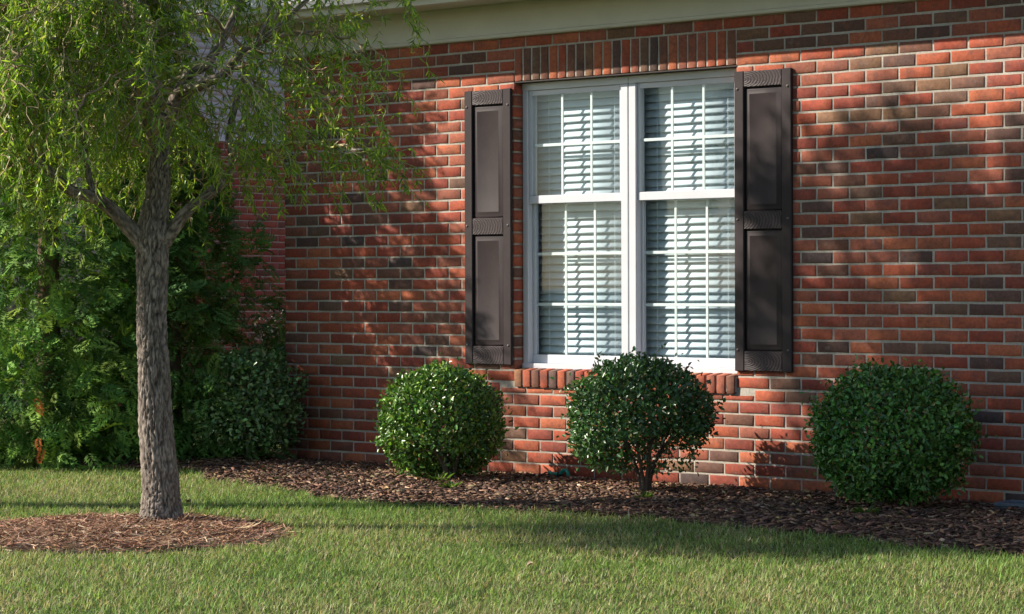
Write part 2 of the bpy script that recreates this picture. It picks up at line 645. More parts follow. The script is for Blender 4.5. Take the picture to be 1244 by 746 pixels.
def brick_arrays(l, h, depth=0.095, rnd=brnd, amp=1.0):
    """brick with its face at y=0, centred in x,z; eased, uneven arrises (24 verts, 38 triangles)"""
    b = 0.0024
    j = lambda s: rnd.uniform(-s, s) * amp
    tilt = j(.0009)
    fr, ou, bk = [], [], []
    if l >= h:
        ring = [(-1, -1), (-.33, -1), (.33, -1), (1, -1), (1, 1), (.33, 1), (-.33, 1), (-1, 1)]
    else:
        ring = [(-1, -1), (1, -1), (1, -.33), (1, .33), (1, 1), (-1, 1), (-1, .33), (-1, -.33)]
    for (u, v) in ring:
        ox, oz = u * l / 2 + j(.0016), v * h / 2 + j(.0016)
        ins = b + abs(j(.0022))
        ou.append((ox, .0024, oz))
        fr.append((ox - math.copysign(ins, u) * (abs(u) > .9), tilt * u + j(.0007), oz - math.copysign(ins, v) * (abs(v) > .9)))
        bk.append((ox, depth, oz))
    Q = []
    for k in range(8):
        k2 = (k + 1) % 8
        Q.append((8 + k, 8 + k2, k2, k))
        Q.append((16 + k, 16 + k2, 8 + k2, 8 + k))
    return np.array(fr + ou + bk), [np.array(Q), np.array([tuple(range(8))])]


bricks = []
for c in range(-1, 41):
    z1 = Z0 - c * BH - JT
    z0 = Z0 - (c + 1) * BH + JT
    zm = (z0 + z1) / 2
    cuts = []
    if 1 <= c <= 29:
        cuts = [(OX0, OX1)]
    if c == 30:
        z1c = 0.538
    off = 0.0 if c % 2 == 0 else 0.5
    for i in range(-1, int(HX1 / BL) + 1):
        a0, a1 = (i + off) * BL, (i + off + 1) * BL
        segs = [(max(a0, 0.0 - JT), min(a1, HX1))]
        for (p, q) in cuts:
            ns = []
            for (s, e) in segs:
                if e <= p or s >= q:
                    if 0 < p - e < 0.05: e = p + JT
                    if 0 < s - q < 0.05: s = q - JT
                    ns.append((s, e))
                else:
                    if p - s > 0.05: ns.append((s, p + JT))
                    if e - q > 0.05: ns.append((q - JT, e))
            segs = ns
        for (s, e) in segs:
            if e - s < 0.03:
                continue
            zz1 = z1
            if c == 30 and s < OX1 - 0.01 and e > OX0 + 0.01:
                zz1 = 0.540
            full = abs((e - s) - BL) < 1e-4 and zz1 == z1
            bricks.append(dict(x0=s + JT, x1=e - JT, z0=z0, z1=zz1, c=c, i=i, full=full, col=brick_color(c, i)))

# shrubs hide some of the bricks; the 300 nearest that show are objects of their own
SHRUBS = [(1.9606, -0.6555, 0.3677), (3.3821, -0.6457, 0.4257), (4.8953, -0.5977, 0.3949)]


def pxy(x, y, z):
    v = np.array([x, y, z]) - CAM
    d = v @ Fv
    return 622 + F_PX * (v @ R2) / d, 373 - F_PX * (v @ U2) / d


vis = []
for k, b in enumerate(bricks):
    xm, zm = (b['x0'] + b['x1']) / 2, (b['z0'] + b['z1']) / 2
    px, py = pxy(xm, 0, zm)
    if not (5 < px < 1240 and 5 < py < 740) or zm < 0.06 or zm > 2.6:
        continue
    if ((px - 1083) / 98) ** 2 + ((py - 531) / 84) ** 2 < 1 or ((px - 779) / 84) ** 2 + ((py - 511) / 74) ** 2 < 1:
        continue
    if 1.55 < xm < 1.93 and .68 < zm < 2.3 or 3.56 < xm < 3.9 and .68 < zm < 2.3:
        continue
    vis.append((-(b['x1'] - b['x0'] > 0.1) * 10 - xm, k))
vis.sort()
own = {k for _, k in vis[:296]}
variants = []
for v in range(14):
    Vb, Qb = brick_arrays(BL - 2 * JT, BH - 2 * JT)
    m_ = np_mesh('brick', Vb, Qb); m_.materials.append(MB_OBJ)
    variants.append(m_)
run = Batch()
for k, b in enumerate(bricks):
    l, h = b['x1'] - b['x0'], b['z1'] - b['z0']
    ctr = np.array([(b['x0'] + b['x1']) / 2, 0.0, (b['z0'] + b['z1']) / 2])
    if k in own:
        if b['full']:
            m_ = brnd.choice(variants)
        else:
            Vb, Qb = brick_arrays(l, h)
            m_ = np_mesh('brick', Vb, Qb); m_.materials.append(MB_OBJ)
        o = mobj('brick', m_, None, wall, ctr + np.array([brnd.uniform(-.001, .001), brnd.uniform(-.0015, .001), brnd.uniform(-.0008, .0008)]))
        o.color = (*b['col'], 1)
    else:
        Vb, Qb = brick_arrays(l, h)
        run.add(Vb + ctr + np.array([0, brnd.uniform(-.0015, .001), 0]), Qb, b['col'])
tag(mobj('brick_courses', run.mesh('brick_courses'), MB_COL, wall), kind='stuff')

# soldier course over the window
SOLD = [0, 3, 1, 1, 0, 0, 1, 3, 1, 0, 0, 2, 0, 0, 1, 2, 1, 0, 0, 0, 0, 0, 0, 1]
pit = (OX1 - OX0) / 24
for k in range(24):
    Vb, Qb = brick_arrays(pit - 2 * JT, 0.188)
    m_ = np_mesh('soldier_brick', Vb, Qb); m_.materials.append(MB_OBJ)
    o = mobj('soldier_brick', m_, None, wall, (OX0 + (k + .5) * pit, brnd.uniform(-.001, .001), OZ1 + 0.096))
    o.color = (*brnd.choice([RED, BRN, DRK, DRK][SOLD[k]] if SOLD[k] else RED), 1)
# steel lintel edge under the soldiers
mobj('lintel', box_mesh('lintel', [(OX0 - 0.004, OX1 + 0.004, 0.004, 0.09, OZ1 - 0.008, OZ1 - 0.001)]), mat_simple('lintel_steel', (0.035, 0.025, 0.02), 0.7), house)
# rowlock sill: header bricks on edge, tipped forward
for k in range(24):
    Vb, Qb = brick_arrays(pit - 2 * JT, 0.098, 0.125)
    ang = math.radians(9)
    Vr = Vb.copy()
    Vr[:, 1] = Vb[:, 1] * math.cos(ang) - Vb[:, 2] * math.sin(ang) * 0.25
    Vr[:, 2] = Vb[:, 2] + Vb[:, 1] * math.sin(ang)
    m_ = np_mesh('sill_brick', Vr, Qb); m_.materials.append(MB_OBJ)
    o = mobj('sill_brick', m_, None, wall, (OX0 + (k + .5) * pit, -0.016 + brnd.uniform(-.002, .002), 0.596))
    o.color = (*brnd.choice(RED + BRN + [(0.33, 0.15, 0.07), (0.28, 0.14, 0.075), (0.14, 0.085, 0.07)]), 1)
mobj('sill_mortar', box_mesh('sill_mortar', [(OX0 + 0.004, OX1 - 0.004, -0.007, 0.09, 0.558, 0.640)]), M_MORTAR, house)
# weep slot at the base of the wall
mobj('weep_hole', box_mesh('weep_hole', [(2.131, 2.141, -0.001, 0.05, 0.040, 0.093)]), M_BLACKP, house)

# eaves
mobj('frieze_board', box_mesh('frieze_board', [(-0.03, HX1, -0.022, 0.004, 2.632, 2.808)]), M_TRIM, house)
mobj('bead_moulding', box_mesh('bead_moulding', [(-0.035, HX1, -0.034, 0.003, 2.606, 2.631)], 0.006), M_TRIM, house)
mobj('soffit', box_mesh('soffit', [(-0.65, HX1, -0.372, 0.5, 2.809, 2.822)]), M_TRIM, house)
mobj('fascia', box_mesh('fascia', [(-0.67, HX1, -0.394, -0.373, 2.790, 2.985)], 0.003), M_TRIM, house)
bm = bmesh.new()
prof = [(-0.475, 2.835), (-0.535, 2.835), (-0.562, 2.872), (-0.575, 2.945), (-0.590, 2.955), (-0.590, 2.962), (-0.570, 2.962), (-0.552, 2.880), (-0.530, 2.846), (-0.475, 2.846)]
va = [bm.verts.new((-0.68, y + 0.08, z)) for y, z in prof]
vb = [bm.verts.new((HX1, y + 0.08, z)) for y, z in prof]
for k in range(len(prof)):
    bm.faces.new((va[k], va[(k + 1) % len(prof)], vb[(k + 1) % len(prof)], vb[k]))
bm.faces.new(va[::-1]); bm.faces.new(vb)
me = bpy.data.meshes.new('gutter'); bm.to_mesh(me); bm.free()
mobj('gutter', me, M_VINYL, house)
V = [(-0.66, -0.38, 2.985), (HX1 + .4, -0.38, 2.985), (HX1 + .4, 9.4, 2.985), (-0.66, 9.4, 2.985), (4.2, 4.4, 5.2), (5.2, 4.4, 5.2)]
mobj('roof', np_mesh('roof', V, [[(0, 1, 5, 4), (2, 3, 4, 5), (0, 3, 2, 1)], [(1, 2, 5), (3, 0, 4)]]), M_SHINGLE, house)
mobj('rear_wall', box_mesh('rear_wall', [(0.004, 0.2, 0.221, 9.0, -0.15, 2.80), (HX1 - .2, HX1, 0.221, 9.0, -0.15, 2.80), (0.201, HX1 - .201, 8.8, 9.0, -0.15, 2.80)]), mat_simple('side_brick', (0.27, 0.08, 0.055), 0.9, 0.3, 12), house)
mobj('ceiling', box_mesh('ceiling', [(0.21, HX1 - 0.21, 0.51, 8.79, 2.70, 2.72)]), M_DARK, house)
mobj('floor_deck', box_mesh('floor_deck', [(0.21, HX1 - 0.21, 0.23, 8.79, 0.04, 0.10)]), M_DARK, house)

# window: two mulled single-hung units
UNITS = [(1.951, 2.690), (2.800, 3.540)]
GL = [(2.0145, 2.6695), (2.8155, 3.4705)]
mull = mobj('window_mullion', box_mesh('window_mullion', [(2.691, 2.742, 0.066, 0.15, 0.686, 2.292), (2.748, 2.799, 0.066, 0.15, 0.686, 2.292), (2.7421, 2.7479, 0.074, 0.15, 0.686, 2.292)], 0.003), M_VINYL, house)
for u, ((fx0, fx1), (g0, g1)) in enumerate(zip(UNITS, GL)):
    left = u == 0
    j0 = fx0 if left else 2.8005
    j1 = 2.690 if left else fx1
    boxes = [(fx0 if left else 2.7455, fx1 if not left else 2.7445, 0.068, 0.16, 2.293, OZ1 - 0.009),
             (fx0 if left else 2.7455, fx1 if not left else 2.7445, 0.060, 0.16, 0.650, 0.685)]
    if left:
        boxes.append((fx0, 1.990, 0.070, 0.16, 0.6855, 2.2925))
    else:
        boxes.append((3.496, fx1, 0.070, 0.16, 0.6855, 2.2925))
    win = mobj('window', box_mesh('window', boxes, 0.002), M_VINYL, house)
    a0 = 1.9905 if left else 2.7995
    a1 = 2.6905 if left else 3.4955
    # upper sash
    mobj('upper_sash', box_mesh('upper_sash', [(a0, g0, 0.082, 0.108, 1.674, 2.2922), (g1, a1, 0.082, 0.108, 1.674, 2.2922), (g0, g1, 0.083, 0.108, 2.262, 2.2922), (a0, a1, 0.080, 0.110, 1.625, 1.673)], 0.0025), M_VINYL, win)
    mobj('lower_sash', box_mesh('lower_sash', [(a0, g0, 0.112, 0.140, 0.737, 1.6245), (g1, a1, 0.112, 0.140, 0.737, 1.6245), (a0, a1, 0.110, 0.140, 0.6855, 0.736), (a0, a1, 0.1125, 0.140, 1.6265, 1.662)], 0.0025), M_VINYL, win)
    mobj('upper_pane', box_mesh('upper_pane', [(g0 - .004, g1 + .004, 0.0935, 0.0945, 1.672, 2.265)]), M_GLASS, win)
    mobj('lower_pane', box_mesh('lower_pane', [(g0 - .004, g1 + .004, 0.1235, 0.1245, 0.734, 1.628)]), M_GLASS, win)
    w3 = (g1 - g0) / 3
    for k in (1, 2):
        xm = g0 + w3 * k
        mobj('muntin', box_mesh('muntin', [(xm - .009, xm + .009, 0.0965, 0.1035, 1.674, 2.262)], 0.002), M_MUNTIN, win)
        mobj('muntin', box_mesh('muntin', [(xm - .009, xm + .009, 0.1265, 0.1335, 0.737, 1.6245)], 0.002), M_MUNTIN, win)
    for zc, y0 in ((1.968, 0.0958), (1.329, 0.1258), (1.032, 0.1258)):
        mobj('muntin', box_mesh('muntin', [(g0, g1, y0, y0 + 0.0085, zc - .009, zc + .009)], 0.002), M_MUNTIN, win)

# blinds hang behind the glass: separate things
for u, (g0, g1) in enumerate(GL):
    b0, b1 = g0 - 0.062, g1 + 0.030
    bl = empty('window_blind', ((b0 + b1) / 2, 0.176, 0.69))
    tag(bl, 'white slatted blind behind the window half beside the sunlit brown shutter' if u == 0 else 'white slatted blind behind the window half beside the shadow-dappled shutter', 'blind', 'window blinds')
    w = b1 - b0
    mobj('headrail', box_mesh('headrail', [(-w / 2, w / 2, -0.020, 0.030, 1.608, 1.650)], 0.003), M_SLAT, bl)
    n = 36
    # gently crowned slat, bottom edge towards the glass
    prof = []
    for s in np.linspace(-0.5, 0.5, 5):
        prof.append((s * 0.021 + (0.25 - s * s) * -0.010, s * 0.0475))
    top = [(y + 0.0026, z + 0.001) for y, z in prof]
    loop = prof + top[::-1]
    Vs = np.array([(sx * w / 2, y, z) for sx in (-1, 1) for y, z in loop])
    k10 = len(loop)
    Qs = [(k, (k + 1) % k10, k10 + (k + 1) % k10, k10 + k) for k in range(k10)]
    sm = np_mesh('slat', Vs, [Qs, [tuple(range(k10))[::-1], tuple(range(k10, 2 * k10))]])
    sm.materials.append(M_SLAT)
    for k in range(n):
        zc = 0.035 + k * 0.0437
        if zc > 1.60: break
        mobj('slat', sm, None, bl, (brnd.uniform(-.002, .002), brnd.uniform(-.0012, .0012), zc + brnd.uniform(-.0012, .0012)))
    mobj('bottom_rail', box_mesh('bottom_rail', [(-w / 2, w / 2, -0.022, 0.022, -0.008, 0.012)], 0.003), M_SLAT, bl)
    for fx in (-0.33, 0.33):
        mobj('ladder_cord', box_mesh('ladder_cord', [(fx * w - .001, fx * w + .001, -0.0165, -0.0150, 0.012, 1.607)]), M_SLAT, bl)


# shutters
def raised_panel(x0, x1, z0, z1):
    """panel with a bevelled border, like a moulded shutter panel"""
    yb, yl, yf = -0.004, -0.007, -0.0175
    rings = [(0.0, yb), (0.012, yl), (0.016, yl), (0.034, yf), (0.038, yf + .0015)]
    V, Q = [], []
    for (ins, y) in rings:
        V += [(x0 + ins, y, z0 + ins), (x1 - ins, y, z0 + ins), (x1 - ins, y, z1 - ins), (x0 + ins, y, z1 - ins)]
    for r in range(len(rings) - 1):
        for k in range(4):
            Q.append((r * 4 + k, r * 4 + (k + 1) % 4, r * 4 + 4 + (k + 1) % 4, r * 4 + 4 + k))
    e = 4 * (len(rings) - 1)
    Q.append((e, e + 1, e + 2, e + 3))
    V += [(x0, 0.0, z0), (x1, 0.0, z0), (x1, 0.0, z1), (x0, 0.0, z1)]
    g = len(V) - 4
    for k in range(4):
        Q.append((g + k, g + (k + 1) % 4, (k + 1) % 4, k))
    return np_mesh('raised_panel', V, [Q])


def screw_mesh():
    V, Q = tube([(0, -0.001, 0), (0, -0.004, 0), (0, -0.006, 0)], [0.0075, 0.007, 0.001], 10)
    return np_mesh('screw', V, [Q], smooth=True)


SCREW = screw_mesh(); SCREW.materials.append(M_SCREW)
for (sx0, sx1, lab, scs) in [(1.569, 1.935, 'sunlit brown shutter', 0), (3.544, 3.917, 'shaded', 1)]:
    zb, zt = 0.674, 2.306
    sh = mobj('shutter', box_mesh('shutter', [(sx0 + .01, sx1 - .01, -0.0035, -0.0005, zb + .01, zt - .01)]), M_SHUT, house)
    sw = 0.062
    for (p, q) in ((sx0, sx0 + sw), (sx1 - sw, sx1)):
        mobj('stile', box_mesh('stile', [(p, q, -0.0215, -0.0006, zb, zt)], 0.004), M_SHUT, sh)
    for (z0_, z1_) in ((zb, 0.785), (1.446, 1.545), (2.216, zt)):
        cx, cz = (sx0 + sx1) / 2, (z0_ + z1_) / 2
        hw, hh = (sx1 - sx0) / 2 - sw - 0.0005, (z1_ - z0_) / 2 - (0.002 if z1_ == zt or z0_ == zb else 0)
        mobj('rail', box_mesh('rail', [(-hw, hw, -0.0200, -0.0006, -hh, hh)], 0.003), M_SHUTG, sh, (cx, 0, cz))
    for (z0_, z1_) in ((0.7855, 1.4455), (1.5455, 2.2155)):
        mobj('raised_panel', raised_panel(sx0 + sw + .0005, sx1 - sw - .0005, z0_, z1_), M_SHUT, sh)
    for zz in (0.79, 1.50, 2.21):
        for xx in (sx0 + 0.022, sx1 - 0.022):
            mobj('screw', SCREW, None, sh, (xx, -0.0205, zz))

# ------------------------------------------------------------------ neighbouring house (side wall facing +x)
nb = empty('neighbouring_house', (-6.0, 6.0, 0))
tag(nb, 'neighbouring house with shaded brick base and pale lap siding behind the evergreens', 'house')
nbw = mobj('wall', box_mesh('wall', [(-7.0, -0.007, -4.0, 10.0, -0.1, 5.4)]), M_MORTAR, nb)
nbr = Batch()
for c in range(0, 38):
    z1 = 2.52 - c * BH - JT; z0 = z1 - BH + 2 * JT
    for i in range(-12, 24):
        s = (i + (0.5 if c % 2 else 0)) * BL
        Vb, Qb = brick_arrays(BL - 2 * JT, BH - 2 * JT, 0.03)
        W = np.stack([-Vb[:, 1], Vb[:, 0] + s + BL / 2, Vb[:, 2] + (z0 + z1) / 2], -1)
        cc = brick_color()
        nbr.add(W, [q_[:, ::-1] for q_ in Qb], tuple(0.6 * np.array(cc) + 0.4 * np.array((0.30, 0.08, 0.06))))
tag(mobj('brick_courses', nbr.mesh('brick_courses'), MB_COL, nb), kind='stuff')
sid = Batch()
z = 2.60
while z < 5.3:
    V = np.array([(0.020, -4.0, z), (0.004, -4.0, z + 0.062), (0.020, 10.0, z), (0.004, 10.0, z + 0.062), (0.0, -4.0, z), (0.0, 10.0, z)])
    sid.add(V, [np.array([(0, 2, 3, 1), (4, 5, 2, 0)])], (0.6, 0.6, 0.6))
    z += 0.062
mobj('lap_siding', sid.mesh('lap_siding'), M_SIDING, nb)
mobj('siding_trim', box_mesh('siding_trim', [(0.0, 0.035, -4.0, 10.0, 2.53, 2.598)]), M_VINYL, nb)
mobj('roof', np_mesh('roof', [(-7.4, -4.4, 5.4), (0.4, -4.4, 5.4), (0.4, 10.4, 5.4), (-7.4, 10.4, 5.4), (-3.5, -1, 7.5), (-3.5, 7, 7.5)], [[(0, 4, 5, 3), (1, 2, 5, 4), (0, 3, 2, 1)], [(0, 1, 4), (2, 3, 5)]]), M_SHINGLE, nb)

# ------------------------------------------------------------------ willow
TREE = np.array([2.608, -3.316, 0.03])
HU = np.array([Rv[0], Rv[1], 0.0])                       # sideways as built
HV = np.array([-math.sin(TH), math.cos(TH), 0.0])         # away from the street


def tl(p):
    return HU * p[0] + HV * p[1] + np.array([0, 0, p[2]])


def bark_tube(ctrl, rad, per, sides, amp, seed):
    P, R = smooth_path([tl(c) for c in ctrl], rad, per)
    V, Q = tube(P, R, sides)
    Vn = V.copy()
    cav = np.ones((len(V), 3))
    ns = len(P)
    for i in range(ns):
        for k in range(sides):
            q = i * sides + k
            n_ = V[q] - P[i]
            L = np.linalg.norm(n_) + 1e-9
            n_ = n_ / L
            w = noise.noise(Vector((n_[0] * 3 + seed, n_[1] * 3, V[q][2] * 16))) * 0.012
            cx_, cy_ = n_[0] * R[i] + w * n_[1], n_[1] * R[i] - w * n_[0]
            a1 = noise.noise(Vector((cx_ * 72, cy_ * 72, V[q][2] * 13 + seed)))
            a2 = noise.noise(Vector((cx_ * 150 + seed, cy_ * 150, V[q][2] * 55)))
            a3 = noise.noise(Vector((cx_ * 95 - seed, cy_ * 95, V[q][2] * 24)))
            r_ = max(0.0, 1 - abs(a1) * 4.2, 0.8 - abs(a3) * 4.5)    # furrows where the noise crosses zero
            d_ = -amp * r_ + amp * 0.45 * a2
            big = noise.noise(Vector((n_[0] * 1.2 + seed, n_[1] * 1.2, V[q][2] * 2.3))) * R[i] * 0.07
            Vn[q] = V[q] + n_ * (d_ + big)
            cav[q] = 1.05 - 0.80 * r_ + 0.3 * a2  # crevice shade painted into the colour of the furrows, plus random tone
    return Vn, Q, cav


willow = empty('willow_tree', TREE)
tag(willow, 'curly willow tree with furrowed grey trunk and drooping twisted leafy twigs', 'tree')
trunk_c = [(0, 0, -.06), (0.002, 0, .03), (0, 0, .10), (-.002, 0, .2), (-.023, 0, .47), (-.031, 0, .73), (-.040, 0, .92), (-.036, 0, 1.11), (-.036, 0, 1.26), (-.036, 0, 1.36), (-.015, .02, 1.52), (-.006, .02, 1.68), (-.006, .02, 1.81), (-.03, .03, 2.0), (-.07, .05, 2.2), (-.12, .02, 2.5), (-.10, 0, 2.9), (-.05, .05, 3.3), (0, 0, 3.8)]
trunk_r = [.118, .106, .094, .088, .079, .073, .071, .072, .077, .072, .060, .053, .047, .034, .030, .026, .021, .015, .006]
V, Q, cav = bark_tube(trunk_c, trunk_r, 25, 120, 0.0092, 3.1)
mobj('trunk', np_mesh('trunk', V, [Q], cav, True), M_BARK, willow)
LIMBS = [
    ([(-.06, 0, 1.30), (-.12, -.02, 1.37), (-.20, -.05, 1.46), (-.275, -.1, 1.525), (-.40, -.15, 1.57), (-.55, -.2, 1.73), (-.7, -.25, 2.05), (-.85, -.3, 2.5), (-.95, -.3, 2.9)], [.046, .040, .035, .032, .028, .024, .02, .014, .006]),
    ([(-.29, -.1, 1.53), (-.325, -.06, 1.66), (-.38, 0, 1.95), (-.5, .1, 2.4), (-.6, .2, 2.9)], [.022, .016, .013, .010, .006]),
    ([(-.09, .03, 1.32), (-.075, .07, 1.45), (-.045, .11, 1.57), (-.03, .17, 1.70), (-.04, .3, 1.95), (-.15, .5, 2.4), (-.25, .7, 2.9)], [.036, .032, .029, .027, .023, .016, .008]),
    ([(.0, 0, 1.30), (.045, 0, 1.36), (.12, 0, 1.46), (.235, .03, 1.555), (.295, .05, 1.615), (.328, .08, 1.71), (.318, .1, 1.85), (.37, .2, 2.1), (.5, .35, 2.5), (.6, .4, 3.0)], [.042, .034, .029, .025, .023, .020, .018, .015, .011, .006]),
    ([(.0, .01, 1.80), (.05, -.01, 1.91), (.09, -.04, 2.005), (.19, -.1, 2.045), (.305, -.15, 2.085), (.4, -.2, 2.18), (.52, -.25, 2.25), (.75, -.3, 2.45), (1.0, -.3, 2.7)], [.036, .033, .031, .027, .023, .019, .015, .011, .006]),
    ([(.085, -.04, 1.99), (.14, -.03, 2.10), (.235, 0, 2.17), (.34, .1, 2.4), (.45, .1, 2.8), (.45, .1, 3.3)], [.028, .026, .023, .017, .011, .006]),
    ([(-.01, .0, 1.72), (-.05, -.2, 1.95), (-.1, -.45, 2.25), (-.12, -.7, 2.7), (-.05, -.8, 3.1)], [.026, .022, .018, .012, .006]),
    ([(-.07, .05, 2.2), (-.2, .2, 2.5), (-.4, .3, 3.0), (-.5, .3, 3.5)], [.022, .017, .012, .006]),
    ([(-.10, .0, 2.6), (.1, -.2, 2.9), (.3, -.35, 3.4), (.35, -.35, 3.8)], [.020, .016, .011, .005]),
]
limb_pts = []
for k, (cc, rr) in enumerate(LIMBS):
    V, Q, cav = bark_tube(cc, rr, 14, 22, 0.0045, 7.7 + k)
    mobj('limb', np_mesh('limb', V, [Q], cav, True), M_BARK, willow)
    P, R = smooth_path(cc, rr, 8)
    limb_pts += [(p, r) for p, r in zip(P, R) if p[2] > 1.62]
P, R = smooth_path(trunk_c, trunk_r, 8)
limb_pts += [(p, r) for p, r in zip(P, R) if p[2] > 1.95]
limb_arr = np.array([p for p, _ in limb_pts])
limb_rad = np.array([r for _, r in limb_pts])


def hull_r(z, az):
    """crown radius over height; az 0 = sideways towards the house front's far end"""
    r = np.interp(z, [1.3, 1.6, 2.0, 2.5, 3.0, 3.5, 3.9, 4.3], [1.15, 1.35, 1.42, 1.35, 1.20, 0.95, 0.6, 0.1])
    return r * (1 + 0.10 * math.sin(3 * az + 1.0) + 0.06 * math.sin(5 * az)) * (1 - (0.12 if z < 2.2 else 0.0) * max(0, math.cos(az))) * (1 - 0.22 * max(0, -math.sin(az)))


def curl_path(p0, p1, n, wob, sag, seed):
    """twisting path from p0 to p1"""
    t = np.linspace(0, 1, n)[:, None]
    P = p0 + (p1 - p0) * t
    L = np.linalg.norm(p1 - p0)
    ph = seed * 1.7
    fr = 2 * math.pi * L / 0.17
    env = np.sin(np.clip(t * 3, 0, math.pi / 2)) * wob
    P = P + env * np.concatenate([np.sin(fr * t + ph), np.cos(fr * t * 0.83 + ph * 2), 0.6 * np.sin(fr * t * 1.3 + ph * 3)], 1)
    P[:, 2] += (sag * np.sin(t * math.pi))[:, 0]
    return P


twb = Batch()
lfb = Batch()
wrng = random.Random(5)
TWIG_COLS = [(0.32, 0.25, 0.15), (0.38, 0.30, 0.17), (0.24, 0.18, 0.12), (0.46, 0.39, 0.23), (0.33, 0.36, 0.12)]
LEAF_PAL = [(0.22, 0.35, 0.042), (0.30, 0.41, 0.052), (0.16, 0.28, 0.042), (0.40, 0.47, 0.075), (0.12, 0.22, 0.045)]
LEAF_W = [3, 2.6, 2.4, 1.2, 1.6]


def add_leaves_on(P, dens, size):
    seg = np.linalg.norm(np.diff(P, axis=0), axis=1)
    L = seg.sum()
    n = max(3, int(L * dens))
    s = np.sort(rng.uniform(0.08, 1.0, n)) * L
    cum = np.concatenate([[0], np.cumsum(seg)])
    k = np.clip(np.searchsorted(cum, s) - 1, 0, len(seg) - 1)
    f = ((s - cum[k]) / (seg[k] + 1e-9))[:, None]
    pos = P[k] * (1 - f) + P[k + 1] * f
    tan = unit(P[k + 1] - P[k])
    D = unit(tan * 0.5 + rand_dirs(n) * 0.75 + np.array([0, 0, -0.55]))
    col = pick_cols(LEAF_PAL, LEAF_W, n, 0.2)
    V, Fs, C = strap_leaves(pos, D, rand_dirs(n), rng.uniform(0.030, 0.062, n) * size, rng.uniform(0.0055, 0.0095, n) * size, rng.normal(0, 0.55, n), col, (0.35, 1.0, 0.7))
    lfb.add(V, Fs, C)


def add_twig(P, r0, r1, sides=4):
    if P[0][2] > 2.9: P = P[::2]
    V, Q = tube(P, np.linspace(r0, r1, len(P)), sides)
    twb.add(V, [Q], jitter_col(wrng.choice(TWIG_COLS), 1, 0.15)[0])


n_sec = 0
secs = []
while n_sec < 345:
    zt = wrng.triangular(1.60, 4.15, 2.2)
    az = wrng.uniform(-math.pi, math.pi)
    # the side towards the house wall is thinner
    rr = hull_r(zt, az) * math.sqrt(wrng.uniform(0.12, 1.0))
    tgt = np.array([rr * math.cos(az), rr * math.sin(az), zt])
    if math.cos(az) > 0.0 and wrng.random() < 0.28 + 0.45 * rr:
        continue
    d = np.linalg.norm((limb_arr - tgt) * np.array([1, 1, 0.8]), axis=1) + 3.0 * np.maximum(0, limb_arr[:, 2] - tgt[2])
    j = int(np.argmin(d + rng.uniform(0, 0.22, len(d))))
    L = np.linalg.norm(limb_arr[j] - tgt)
    if L < 0.08:
        continue
    n = max(6, int(L / 0.026))
    path = curl_path(limb_arr[j], tgt, n, 0.022, 0.10 * L, wrng.uniform(0, 50))
    add_twig(path @ np.stack([HU, HV, [0, 0, 1]]), min(0.0095, limb_rad[j] * 0.6), 0.0032, 5)
    secs.append(path)
    n_sec += 1

for path in secs:
    n = len(path)
    L = np.linalg.norm(path[-1] - path[0])
    ns = int(6 + 10 * min(L, 1.2))
    for s in range(ns):
        k = min(n - 1, int(n * (0.25 + 0.75 * math.sqrt(wrng.random()))))
        p0 = path[k]
        az = math.atan2(p0[1], p0[0]) + wrng.gauss(0, 0.9)
        ln = wrng.uniform(0.22, 0.78)
        if p0[2] < 1.85: ln *= 0.75
        out = wrng.uniform(0.05, 0.33)
        drop = -ln * wrng.uniform(0.35, 1.0)
        if wrng.random() < 0.18: drop = ln * wrng.uniform(-0.1, 0.4)
        p1 = p0 + np.array([math.cos(az) * out, math.sin(az) * out, drop])
        zf = 1.30 if p0[0] < -0.1 else 1.42
        if p1[1] < -0.35: zf += 0.15
        if p1[2] < zf: p1[2] = zf + wrng.uniform(0, 0.28)
        # the fork and the limbs above it stay open towards the street
        if abs(p1[0] - 0.04) < 0.36 and p1[1] < 0.25 and p1[2] < 2.05 and wrng.random() < 0.62:
            continue
        m = max(7, int(np.linalg.norm(p1 - p0) / 0.026))
        st = curl_path(p0, p1, m, wrng.uniform(0.012, 0.030), 0.05 * wrng.random(), wrng.uniform(0, 50))
        W = st @ np.stack([HU, HV, [0, 0, 1]])
        add_twig(W, 0.0030, 0.0013, 3)
        if wrng.random() < 0.86:
            add_leaves_on(W, wrng.uniform(55, 110) * (1.0 if p0[2] < 2.9 else 0.55), 1.0 if p0[2] < 2.9 else 1.35)
# bare corkscrew twigs standing clear of the leaves
for k in range(95):
    p0 = limb_arr[wrng.randrange(len(limb_arr))] if k % 2 else secs[wrng.randrange(len(secs))][-1]
    if p0[2] < 1.8 or p0[2] > 3.2: continue
    az = wrng.uniform(-math.pi, math.pi)
    ln = wrng.uniform(0.22, 0.5)
    p1 = p0 + np.array([math.cos(az) * ln, math.sin(az) * ln - 0.1, wrng.uniform(-0.35, 0.3)])
    add_twig(curl_path(p0, p1, 22, wrng.uniform(0.02, 0.045), 0.03, wrng.uniform(0, 50)) @ np.stack([HU, HV, [0, 0, 1]]), 0.0052, 0.0018, 5)
mobj('twigs', twb.mesh('twigs', True), M_TWIG, willow)
mobj('crown', lfb.mesh('crown'), M_WLEAF, willow)

